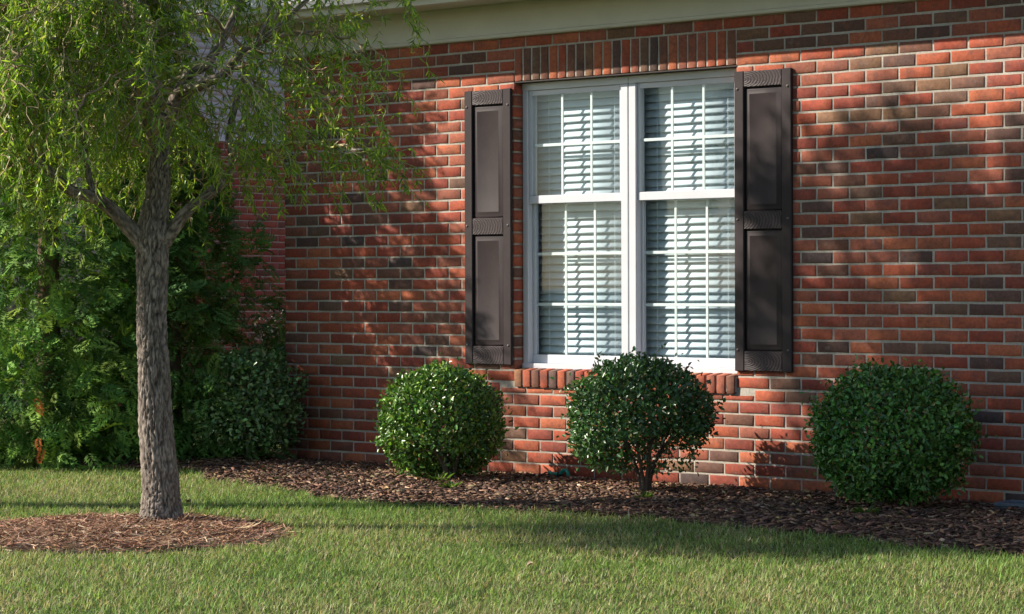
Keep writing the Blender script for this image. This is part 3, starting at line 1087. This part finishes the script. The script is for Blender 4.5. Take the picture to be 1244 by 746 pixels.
# ------------------------------------------------------------------ evergreens with fan sprays
def frond_template(seed, n=8):
    r = np.random.default_rng(seed)
    V, Q = [], []

    def kite(p, d, l, w, nz):
        d = d / np.linalg.norm(d)
        s = np.array([-d[1], d[0], 0.0])
        i = len(V)
        V.extend([p, p + d * l * .45 + s * w + [0, 0, nz], p + d * l, p + d * l * .45 - s * w + [0, 0, nz]])
        Q.append((i, i + 1, i + 2, i + 3))
    axis = lambda t: np.array([t, 0.04 * math.sin(t * 4 + seed), 0.10 * t - 0.30 * t * t])
    for k in range(n):
        t = (k + 0.6) / n
        for sd in (-1, 1):
            l = 0.42 * (1 - t) ** 0.6 * min(1, 0.45 + t * 2) + 0.09
            a = math.radians(r.uniform(38, 58))
            d = np.array([math.cos(a), sd * math.sin(a), r.uniform(-.25, .15)])
            p = axis(t + r.uniform(-.03, .03))
            kite(p, d, l, 0.040, r.uniform(-.01, .02))
            if l > 0.27:
                q = p + d * l * 0.45
                a2 = a - sd * 0 - math.radians(34)
                kite(q, np.array([math.cos(a2), sd * math.sin(a2), r.uniform(-.25, .1)]), l * 0.55, 0.028, 0.0)
    kite(axis(0.86), np.array([1, 0, -.35]), 0.24, 0.03, 0)
    return np.array(V), np.array(Q)


FRONDS = [frond_template(s) for s in (1, 2, 3, 4)]


def place_fronds(batch, P, D, N, L, cols):
    """oriented copies of the frond shapes"""
    D = unit(D); S = unit(np.cross(N, D)); N = np.cross(D, S)
    pick = rng.integers(0, len(FRONDS), len(P))
    for k, (Vt, Qt) in enumerate(FRONDS):
        m = np.where(pick == k)[0]
        if len(m) == 0: continue
        A = np.stack([D[m], S[m], N[m]], axis=1)                # rows
        W = np.einsum('vk,nkj->nvj', Vt, A) * L[m][:, None, None] + P[m][:, None, :]
        nv = len(Vt)
        Q = (np.arange(len(m)) * nv)[:, None, None] + Qt[None]
        tipf = np.clip(Vt[:, 0], 0, 1)[None, :, None]
        C = cols[m][:, None, :] * (0.80 + 0.45 * tipf)
        batch.add(W.reshape(-1, 3), [Q.reshape(-1, 4)], C.reshape(-1, 3))


def evergreen(name, base, height, rad, n, label, pal, seed, shape=1.0, brown=()):
    o = empty(name, base)
    tag(o, label, 'evergreen', 'evergreens by the house corner')
    V, Q = tube([(0, 0, -.05), (0.02, 0, height * .4), (0, .02, height * .93)], [rad * .09, rad * .055, .006], 10)
    mobj('trunk', np_mesh('trunk', V, [Q], np.tile((0.6, 0.5, 0.42), (len(V), 1)), True), M_BARK, o)
    t = rng.uniform(0.004, 1.0, n) ** 1.15
    az = rng.uniform(-math.pi, math.pi, n)
    lump = 1 + 0.16 * np.sin(az * 4 + t * 9 + seed) + 0.10 * np.sin(az * 7 - t * 17 + seed * 2)
    prof = np.where(t < 0.12, 0.86 + t * 1.15, (1 - ((t - 0.12) / 0.88) ** (1.25 * shape)) ** 0.85)
    R = rad * prof * lump
    dep = rng.beta(3.2, 1.3, n)
    r_ = R * dep - 0.10
    r_ = np.maximum(r_, 0.0)
    out = np.stack([np.cos(az), np.sin(az), np.zeros(n)], -1)
    P = out * r_[:, None] + np.array([0, 0, 1.0]) * (t * height)[:, None]
    D = unit(out * 0.75 + rng.normal(0, 0.48, (n, 3)) + np.array([0, 0, -0.12]) + np.array([0, 0, 0.85]) * (t[:, None] ** 2))
    N = unit(np.array([0, 0, 0.8]) + out * 0.75 + rng.normal(0, 0.4, (n, 3)))
    L = rng.uniform(0.09, 0.18, n) * (0.85 + 0.3 * (1 - t))
    cols = pick_cols(pal, [1] * len(pal), n, 0.18)
    for bp in brown:
        d = np.linalg.norm(P - np.array(bp[:3]), axis=1)
        cols[d < bp[3]] = np.array([0.34, 0.095, 0.03])
    b = Batch()
    place_fronds(b, P, D, N, L, cols)
    mobj('crown', b.mesh('crown'), M_CON, o)
    return o


CPAL = [(0.105, 0.220, 0.044), (0.135, 0.265, 0.048), (0.175, 0.300, 0.056), (0.080, 0.175, 0.044), (0.23, 0.34, 0.064)]
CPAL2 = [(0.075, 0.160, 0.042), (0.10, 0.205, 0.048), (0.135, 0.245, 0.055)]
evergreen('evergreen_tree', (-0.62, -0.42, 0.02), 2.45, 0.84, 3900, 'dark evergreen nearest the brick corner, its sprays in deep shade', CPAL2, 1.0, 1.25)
evergreen('evergreen_tree', (-1.10, -1.04, 0.02), 5.2, 1.02, 8800, 'tall sunlit evergreen right behind the willow trunk with two browned sprays', CPAL, 2.3, 1.7)
evergreen('evergreen_tree', (-2.75, -1.35, 0.02), 4.4, 0.90, 1700, 'tall sunlit evergreen farthest from the brick corner', CPAL, 4.1, 1.2)

# two browned sprays show near the lawn: hanging dead fronds belong to the evergreen behind the willow
ever2 = [o for o in bpy.data.objects if o.get('label', '').startswith('tall sunlit evergreen right')][0]
for (x, y, z, l) in ((-0.60, -1.50, 0.45, 0.10), (-0.565, -1.49, 0.42, 0.08), (-0.55, -1.50, 0.22, 0.09), (-0.525, -1.49, 0.155, 0.10)):
    db = Batch()
    place_fronds(db, np.array([(x + 1.10 + 0.10, y + 1.04 - 0.12, z)]), np.array([Rv * rng.normal(0, .5) + np.array([0.12, -0.15, -0.9])]), unit(np.array([[0.65, -0.76, 0.15]]) + rng.normal(0, .25, (1, 3))), np.array([l * 0.95]), np.array([(0.60, 0.17, 0.045)]))
    mobj('dead_spray', db.mesh('dead_spray'), M_CON, ever2)


# ------------------------------------------------------------------ clipped shrubs
def clipped_shrub(name, base, rel, radii, n, label, cat, pal, wts, leaf=(0.023, 0.035), zcut=-0.78, holes=(), group=None, stems=6, loose=0.0, seed=0, mat=None):
    """base: ground point; rel: crown centre relative to it; radii (a, b, c)"""
    o = empty(name, base)
    tag(o, label, cat, group)
    rel = np.array(rel)
    sr = random.Random(seed + 3)
    tw = Batch()
    for s in range(stems):
        a_ = sr.uniform(-math.pi, math.pi)
        e = rel + np.array([math.cos(a_) * radii[0] * .62, math.sin(a_) * radii[1] * .62, sr.uniform(-.1, .5) * radii[2]])
        p0 = np.array([math.cos(a_) * .02, math.sin(a_) * .02, -0.03])
        mid = p0 * 1.6 + np.array([0, 0, 0.10 + 0.05 * sr.random()])
        P, R = smooth_path([p0, mid, mid * .55 + e * .45 + np.array([0, 0, .02]), e], [.017, .013, .008, .003], 7)
        V, Q = tube(P, R, 6)
        tw.add(V, [Q], (0.085, 0.062, 0.045))
        for q in range(9):
            k = sr.randrange(len(P) // 3, len(P))
            d = rand_dirs(1)[0] * np.array(radii) * sr.uniform(.25, .55) + np.array([0, 0, .02])
            P2 = curl_path(P[k], P[k] + d, 7, 0.008, 0, sr.uniform(0, 9))
            V, Q = tube(P2, np.linspace(.0035, .0012, 7), 4)
            tw.add(V, [Q], (0.10, 0.075, 0.05))
    mobj('stems', tw.mesh('stems', True), M_TWIG, o)
    d = rand_dirs(int(n * 1.6))
    lump = np.array([1 + 0.13 * noise.noise(Vector(v * 2.3) + Vector((seed * 9.1, 0, 0))) + (0.075 + loose) * noise.noise(Vector(v * 6.5) + Vector((0, seed * 5.3, 0))) for v in d])
    dep = 1 - np.abs(rng.normal(0, 0.19 + loose, len(d)))
    dep = np.where(rng.random(len(d)) < 0.05, 1 + rng.exponential(0.045, len(d)), dep)
    sq = (np.abs(d) ** 2.2).sum(1) ** (-1 / 2.2)               # slightly boxy ball, as clipped
    P = d * (sq * lump * dep)[:, None] * np.array(radii)
    keep = P[:, 2] / radii[2] > zcut + 0.10 * np.array([noise.noise(Vector((v[0] * 4, v[1] * 4, seed))) for v in d])
    for (hx, hy, hz, hr) in holes:
        near = np.linalg.norm(P - np.array([hx, hy, hz]), axis=1) < hr
        keep &= ~(near & (rng.random(len(P)) < 0.90))
    P = P[keep][:n]; dk = d[keep][:n]
    m = len(P)
    D = unit(dk * 0.55 + rand_dirs(m) * 0.8 + np.array([0, 0, 0.22]))
    N = unit(dk * 0.8 + rand_dirs(m) * 0.55 + np.array([0, 0, 0.30]))
    L = rng.uniform(*leaf, m)
    cols = pick_cols(pal, wts, m, 0.34, 0.09)
    dead = rng.random(m) < 0.018
    cols[dead] = pick_cols([(0.20, 0.16, 0.06), (0.26, 0.24, 0.09)], [1, 1], int(dead.sum()))
    L = L * np.where(rng.random(m) < .2, 0.65, 1.0)
    V, Fs, C = oval_leaves(P + rel, D, N, L, L * rng.uniform(.46, .70, m), cols)
    me_ = np_mesh('crown', V, Fs, C)
    mobj('crown', me_, mat or M_BOX, o)
    return o


BPAL = [(0.070, 0.165, 0.028), (0.105, 0.220, 0.036), (0.046, 0.115, 0.026), (0.155, 0.275, 0.044), (0.22, 0.33, 0.058)]
BPAL2 = [(0.050, 0.125, 0.038), (0.070, 0.160, 0.045), (0.038, 0.095, 0.034), (0.105, 0.205, 0.058)]
SG = 'clipped round shrubs along the brick wall'
clipped_shrub('round_shrub', (2.07, -0.72, 0.045), (-0.105, 0.055, 0.318), (0.352, 0.33, 0.316), 12500, 'bright sunlit clipped round shrub below the sunlit brown shutter', 'shrub', BPAL, [3, 3, 2, 2, .8],
              holes=[(0.10, -0.26, -0.24, 0.15), (0.19, -0.16, -0.28, 0.15), (0.24, -.05, -.27, .12)], zcut=-0.98, group=SG, seed=1)
clipped_shrub('round_shrub', (3.44, -0.69, 0.05), (-0.045, 0.02, 0.375), (0.376, 0.355, 0.334), 11500, 'dull green clipped round shrub below the window mullion with open bare stems', 'shrub', BPAL2, [3, 3, 2, 1.0],
              holes=[(0.10, -0.28, -0.25, 0.17), (0.22, -0.22, -0.18, 0.13), (-.12, -.25, -.28, .12), (0.3, -.1, -.12, .1), (.1, .1, -.3, .25), (.25, .2, -.2, .15)], zcut=-0.80, group=SG, seed=2, leaf=(0.022, 0.034))
clipped_shrub('round_shrub', (4.87, -0.67, 0.045), (0.035, 0.06, 0.355), (0.388, 0.37, 0.338), 14500, 'largest dense clipped round shrub beside the plain wall past the shaded shutter', 'shrub', [(0.070, 0.190, 0.036), (0.100, 0.240, 0.045), (0.050, 0.135, 0.034), (0.15, 0.29, 0.055)], [3, 3, 2, 1.3],
              holes=[(0.16, -0.22, -0.30, 0.11), (0.30, -.05, -.27, .09)], zcut=-0.90, group=SG, seed=3)
clipped_shrub('leafy_shrub', (0.12, -0.42, 0.04), (-0.03, 0.03, 0.36), (0.33, 0.33, 0.35), 6500, 'loose grey-green shrub in shade at the brick house corner', 'shrub', [(0.12, 0.235, 0.075), (0.17, 0.29, 0.10), (0.085, 0.165, 0.058), (0.25, 0.34, 0.16)], [3, 2, 2, .7],
              leaf=(0.026, 0.040), zcut=-0.78, loose=0.10, seed=4, stems=8)
clipped_shrub('silvery_shrub', (-0.62, 0.62, 0.03), (0, 0, 0.52), (0.30, 0.30, 0.46), 3200, 'silvery small-leaved shrub in the gap behind the brick house corner', 'shrub', [(0.11, 0.13, 0.10), (0.17, 0.18, 0.15), (0.07, 0.09, 0.06)], [3, 2, 2],
              leaf=(0.024, 0.036), zcut=-0.95, loose=0.14, seed=5)

# broadleaf tree standing farther down the lawn; its crown dapples the wall beside the shutter
st = empty('shade_tree', (-0.70, -4.5, 0.02))
tag(st, 'tall broadleaf tree standing out on the lawn beyond the evergreens', 'tree')
CR = np.array([0.0, 0.0, 5.17])
P, R = smooth_path([(0, 0, -.05), (.05, .02, 1.6), (-.02, -.02, 3.4), (.03, .02, 5.0), (0, 0, 6.4)], [.16, .13, .105, .05, .01], 8)
V, Q = tube(P, R, 14)
mobj('trunk', np_mesh('trunk', V, [Q], np.tile((.8, .75, .7), (len(V), 1)), True), M_BARK, st)
sb = Batch()
lp = []
for k in range(235):
    dd_ = rand_dirs(1)[0] * np.array([1.35, 0.95, 1.10]) * (wrng.random() ** 0.4)
    tip = CR + dd_
    V, Q = tube(curl_path(np.array([0, 0, max(4.0, tip[2] - .7)]), tip, 9, .03, 0.05, k), np.linspace(.014, .003, 9), 5)
    sb.add(V, [Q], (0.12, 0.09, 0.07))
    m_ = wrng.randrange(30, 68)
    lp.append(tip + rng.normal(0, 0.075, (m_, 3)))
mobj('limbs', sb.mesh('limbs', True), M_TWIG, st)
P = np.concatenate(lp)
n = len(P)
V, Fs, C = oval_leaves(P, rand_dirs(n), rand_dirs(n), rng.uniform(.05, .085, n), rng.uniform(.032, .05, n), pick_cols(BPAL, [2, 2, 2, 1, .5], n))
mobj('crown', np_mesh('crown', V, Fs, C), M_CON, st)

# ------------------------------------------------------------------ mulch chips
def chips(n, xs_, ys_, zs_, size, pal, wts, tilt=0.35):
    L = size[0] + (size[1] - size[0]) * rng.beta(1.1, 2.2, n); W = np.minimum(L * rng.uniform(0.16, 0.62, n), 0.022); H_ = rng.uniform(0.0012, 0.0055, n)
    a_ = rng.uniform(0, 2 * math.pi, n)
    D = np.stack([np.cos(a_), np.sin(a_), rng.normal(0, tilt, n)], -1); D = unit(D)
    N = unit(np.array([0, 0, 1.0]) + rng.normal(0, tilt, (n, 3)))
    S = unit(np.cross(N, D)); N = np.cross(D, S)
    base = np.stack([xs_, ys_, zs_], -1)
    V = np.zeros((n, 8, 3))
    q = 0
    for sz in (-1, 1):
        for (sx, sy) in ((-1, -1), (1, -1), (1, 1), (-1, 1)):
            jx = rng.uniform(0.62, 1.0, n); jy = rng.uniform(0.45, 1.0, n)
            V[:, q] = base + D * (L / 2 * sx * jx)[:, None] + S * (W / 2 * sy * jy)[:, None] + N * (H_ / 2 * sz)[:, None]
            q += 1
    i = (np.arange(n) * 8)[:, None, None]
    Q = i + np.array([[3, 2, 1, 0], [4, 5, 6, 7], [0, 1, 5, 4], [1, 2, 6, 5], [2, 3, 7, 6], [3, 0, 4, 7]])[None]
    C = np.repeat(pick_cols(pal, wts, n, 0.28), 8, axis=0)
    return V.reshape(-1, 3), [Q.reshape(-1, 4)], C


n = 27000
cx_ = rng.uniform(-0.9, 6.6, n)
e = edge_y(cx_)
cy_ = e + (0.0 - e) * rng.uniform(-0.01, 1, n)
cz_ = bed_z(cx_, cy_) + np.abs(rng.normal(0, 0.007, n))
V, Fs, C = chips(n, cx_, cy_, cz_, (0.010, 0.085), [(0.135, 0.080, 0.056), (0.19, 0.108, 0.072), (0.085, 0.054, 0.043), (0.27, 0.165, 0.105), (0.38, 0.28, 0.19)], [3, 2.8, 2.4, 1.5, .6], 0.20)
tag(mobj('bark_mulch', np_mesh('bark_mulch', V, Fs, C), M_CHIP), 'brown bark chips covering the bed along the brick wall', kind='stuff')

# dry leaves lying on the bed and a few on the lawn
n = 420
lx = rng.uniform(-0.6, 6.4, n)
le = edge_y(lx)
on_lawn = rng.random(n) < 0.015
ly = np.where(on_lawn, le - rng.uniform(0.0, 2.4, n), le * rng.uniform(0.03, 0.98, n))
lz = np.where(on_lawn, LAWN_Z + 0.034, bed_z(lx, ly) + 0.014)
th_ = rng.uniform(0, 2 * math.pi, n)
V, Fs, C = oval_leaves(np.stack([lx, ly, lz], -1), np.stack([np.cos(th_), np.sin(th_), rng.normal(0, .25, n)], -1), unit(np.array([0, 0, 1.0]) + rng.normal(0, .35, (n, 3))), rng.uniform(.022, .052, n), rng.uniform(.012, .026, n),
                       pick_cols([(0.34, 0.22, 0.11), (0.26, 0.14, 0.07), (0.44, 0.33, 0.19), (0.20, 0.17, 0.07)], [3, 3, 1, 1], n), 0.5)
tag(mobj('leaf_litter', np_mesh('leaf_litter', V, Fs, C), M_STRAW), 'scattered dry brown leaves on the mulch and lawn edge', kind='stuff')

# pine straw / shredded bark in the ring
n = 15000
a_ = rng.uniform(0, 2 * math.pi, n); rr = np.sqrt(rng.uniform(0, 1, n))
px_, py_ = RING[0] + np.cos(a_) * rr * 0.90, RING[1] + np.sin(a_) * rr * 0.90
ok = in_ring(px_, py_, rng.normal(-0.01, 0.035, n))
px_, py_ = px_[ok], py_[ok]
n = len(px_)
fr = np.hypot(px_ - RING[0], py_ - RING[1]) / 0.8
hum = 0.5 + 0.5 * np.sin(px_ * 9 + 2) * np.sin(py_ * 11)
pz_ = LAWN_Z + 0.034 * (1 - fr ** 2) + 0.006 + rng.uniform(0, 0.018, n) * (0.4 + 0.6 * hum)
th_ = rng.normal(0.4, 0.9, n)
D = np.stack([np.cos(th_), np.sin(th_), rng.normal(0, 0.16, n)], -1)
V, Fs, C = strap_leaves(np.stack([px_, py_, pz_], -1) - unit(D) * 0.05, D, unit(np.array([0, 0, 1.0]) + rng.normal(0, .5, (n, 3))), rng.uniform(0.03, 0.11, n), rng.uniform(0.0018, 0.0055, n), rng.normal(0, 0.25, n),
                        pick_cols([(0.36, 0.185, 0.105), (0.25, 0.125, 0.075), (0.46, 0.29, 0.18), (0.15, 0.085, 0.057), (0.56, 0.42, 0.29)], [3, 3, 2.0, 2, 1.0], n, .25), (0.8, 1, 0.8))
tag(mobj('pine_straw', np_mesh('pine_straw', V, Fs, C), M_STRAW), 'reddish brown pine straw ringed around the willow trunk', kind='stuff')

# ------------------------------------------------------------------ grass
def grass_points(n):
    d_ = np.sqrt(rng.uniform(7.3 ** 2, 17.0 ** 2, n))
    l_ = rng.uniform(-1, 1, n) * (0.2125 * d_ + 1.7)
    x = CAM[0] + l_ * Rv[0] - d_ * math.sin(TH)
    y = CAM[1] + l_ * Rv[1] + d_ * math.cos(TH)
    return x, y, d_


n = 840000
gx, gy, gd = grass_points(n)
keep = (gy < edge_y(gx) + rng.normal(0, 0.012, n)) & ~in_ring(gx, gy, -0.02 + rng.normal(0, 0.045, n)) & (gx > -5.5)
keep &= rng.random(n) < np.interp(gd, [7, 10, 13, 17], [1.0, 0.8, 0.62, 0.45])
gx, gy, gd = gx[keep], gy[keep], gd[keep]
n = len(gx)


def vnoise(x, y, f, s):
    return (np.sin(x * f * 1.3 + s + 1.7 * np.sin(y * f * .9 + s)) + np.sin(y * f * 1.1 - s * 2 + 1.3 * np.sin(x * f * 0.7 + 2 * s))) * 0.5


dry = 0.60 + 0.42 * vnoise(gx, gy, 1.5, 1.2) + 0.30 * vnoise(gx, gy, 5.3, 4.0) + 0.13 * vnoise(gx, gy, 14.0, 2.0)
near_bed = np.clip(1 - (edge_y(gx) - gy) / 1.1, 0, 1)
near_ring = np.clip(1.6 - np.hypot(gx - RING[0], gy - RING[1]) , 0, 1)
dry = np.clip(dry - 0.50 * near_bed + 0.30 * near_ring, 0.02, 1.0)
is_straw = rng.random(n) < 0.05 + 0.46 * dry
green = pick_cols([(0.170, 0.285, 0.066), (0.215, 0.335, 0.084), (0.125, 0.225, 0.052), (0.29, 0.38, 0.130)], [3, 3, 2, 1.4], n, 0.30)
green = green * (1 + 0.35 * dry[:, None] * np.array([[1.0, 0.55, 0.9]]))
straw = pick_cols([(0.46, 0.40, 0.22), (0.55, 0.49, 0.32), (0.36, 0.31, 0.16)], [2, 1, 2], n, 0.2)
gcol = np.where(is_straw[:, None], straw, green)
tall = 1 + 0.18 * vnoise(gx, gy, 4.1, 7.0) + 0.22 * vnoise(gx, gy, 21.0, 3.0) + 0.25 * (near_bed > 0.93)
L = rng.uniform(0.020, 0.046, n) * tall
a_ = rng.uniform(0, 2 * math.pi, n)
lean = np.abs(rng.normal(0, 0.75, n))
D = np.stack([np.cos(a_) * lean, np.sin(a_) * lean, np.ones(n)], -1)
V, Fs, C = blades(np.stack([gx, gy, np.full(n, LAWN_Z - 0.003)], -1), D, np.stack([np.cos(a_), np.sin(a_), np.zeros(n)], -1) + rng.normal(0, .3, (n, 3)), L, rng.uniform(0.0016, 0.0042, n), rng.uniform(0.05, 0.75, n), gcol)
tag(mobj('grass', np_mesh('grass', V, Fs, C), M_GRASS), 'short green and straw-coloured turf blades of the front lawn', kind='stuff')


# ------------------------------------------------------------------ small things
def weed(loc, n, size, label, seed):
    o = empty('weed', loc)
    tag(o, label, 'weed', 'weeds in the mulch bed')
    a_ = rng.uniform(0, 2 * math.pi, n)
    up = rng.uniform(0.25, 1.1, n)
    D = np.stack([np.cos(a_), np.sin(a_), up], -1)
    P0 = np.stack([np.cos(a_), np.sin(a_), np.zeros(n)], -1) * rng.uniform(0, .35, n)[:, None] * size
    V, Fs, C = oval_leaves(P0, D, np.stack([-np.cos(a_) * .5, -np.sin(a_) * .5, np.ones(n)], -1), rng.uniform(.5, 1.0, n) * size, rng.uniform(.18, .34, n) * size, pick_cols([(0.10, 0.17, 0.035), (0.15, 0.21, 0.05), (0.07, 0.12, 0.03)], [2, 1, 2], n))
    mobj('leaves', np_mesh('leaves', V, Fs, C), M_WLEAF, o)
    V, Q = tube([(0, 0, -.015), (0, 0, size * .35)], [.003, .001], 5)
    mobj('stem', np_mesh('stem', V, [Q], np.tile((.1, .13, .04), (len(V), 1))), M_TWIG, o)


weed((2.47, -1.15, 0.05), 22, 0.075, 'small yellow-green weed in the mulch between the sunlit shrub and the dull shrub', 1)
weed((3.66, -0.98, 0.05), 26, 0.060, 'low light green weed at the foot of the dull open-stemmed shrub', 2)
weed((5.02, -1.02, 0.05), 34, 0.085, 'broad green weed clump in front of the largest round shrub', 3)
weed((2.17, -0.92, 0.05), 20, 0.10, 'leafy green sucker at the foot of the sunlit round shrub', 4)

# teal hose fitting lying against the brick
hs = empty('hose_fitting', (2.37, -0.07, 0.05))
tag(hs, 'small teal and black hose fitting lying on the mulch against the brick', 'hose fitting')
a_ = np.linspace(0.1, 2.75, 16)
V, Q = tube(np.stack([np.cos(a_) * 0.030 + 0.01, np.zeros(16), np.sin(a_) * 0.034 - 0.005], -1), np.full(16, 0.011), 10)
mobj('elbow', np_mesh('elbow', V, [Q], smooth=True), M_TEAL, hs)
V, Q = tube([(-0.036, 0, 0.015), (-0.030, 0, -0.004), (-0.028, 0, -0.02)], [.013, .014, .012], 12)
mobj('collar', np_mesh('collar', V, [Q], smooth=True), M_BLACKP, hs)
V, Q = tube([(-0.03, -0.01, 0.004), (-0.07, -0.005, 0.006), (-0.11, 0.0, 0.010)], [.010, .010, .009], 10)
mobj('hose_end', np_mesh('hose_end', V, [Q], smooth=True), M_TEAL, hs)

# slate-coloured splash block at the wall foot
spb = empty('splash_block', (5.42, -0.16, 0.04))
tag(spb, 'slate grey splash block half buried in mulch at the wall foot', 'splash block')
mobj('tray', box_mesh('tray', [(-0.16, 0.16, -0.09, 0.09, -0.02, 0.010)], 0.006), M_GREYP, spb)
mobj('rim', box_mesh('rim', [(-0.16, 0.16, 0.066, 0.092, 0.0105, 0.032), (-0.16, 0.16, -0.092, -0.066, 0.0105, 0.030), (-0.162, -0.136, -0.065, 0.065, 0.0105, 0.031)], 0.005), M_GREYP, spb)
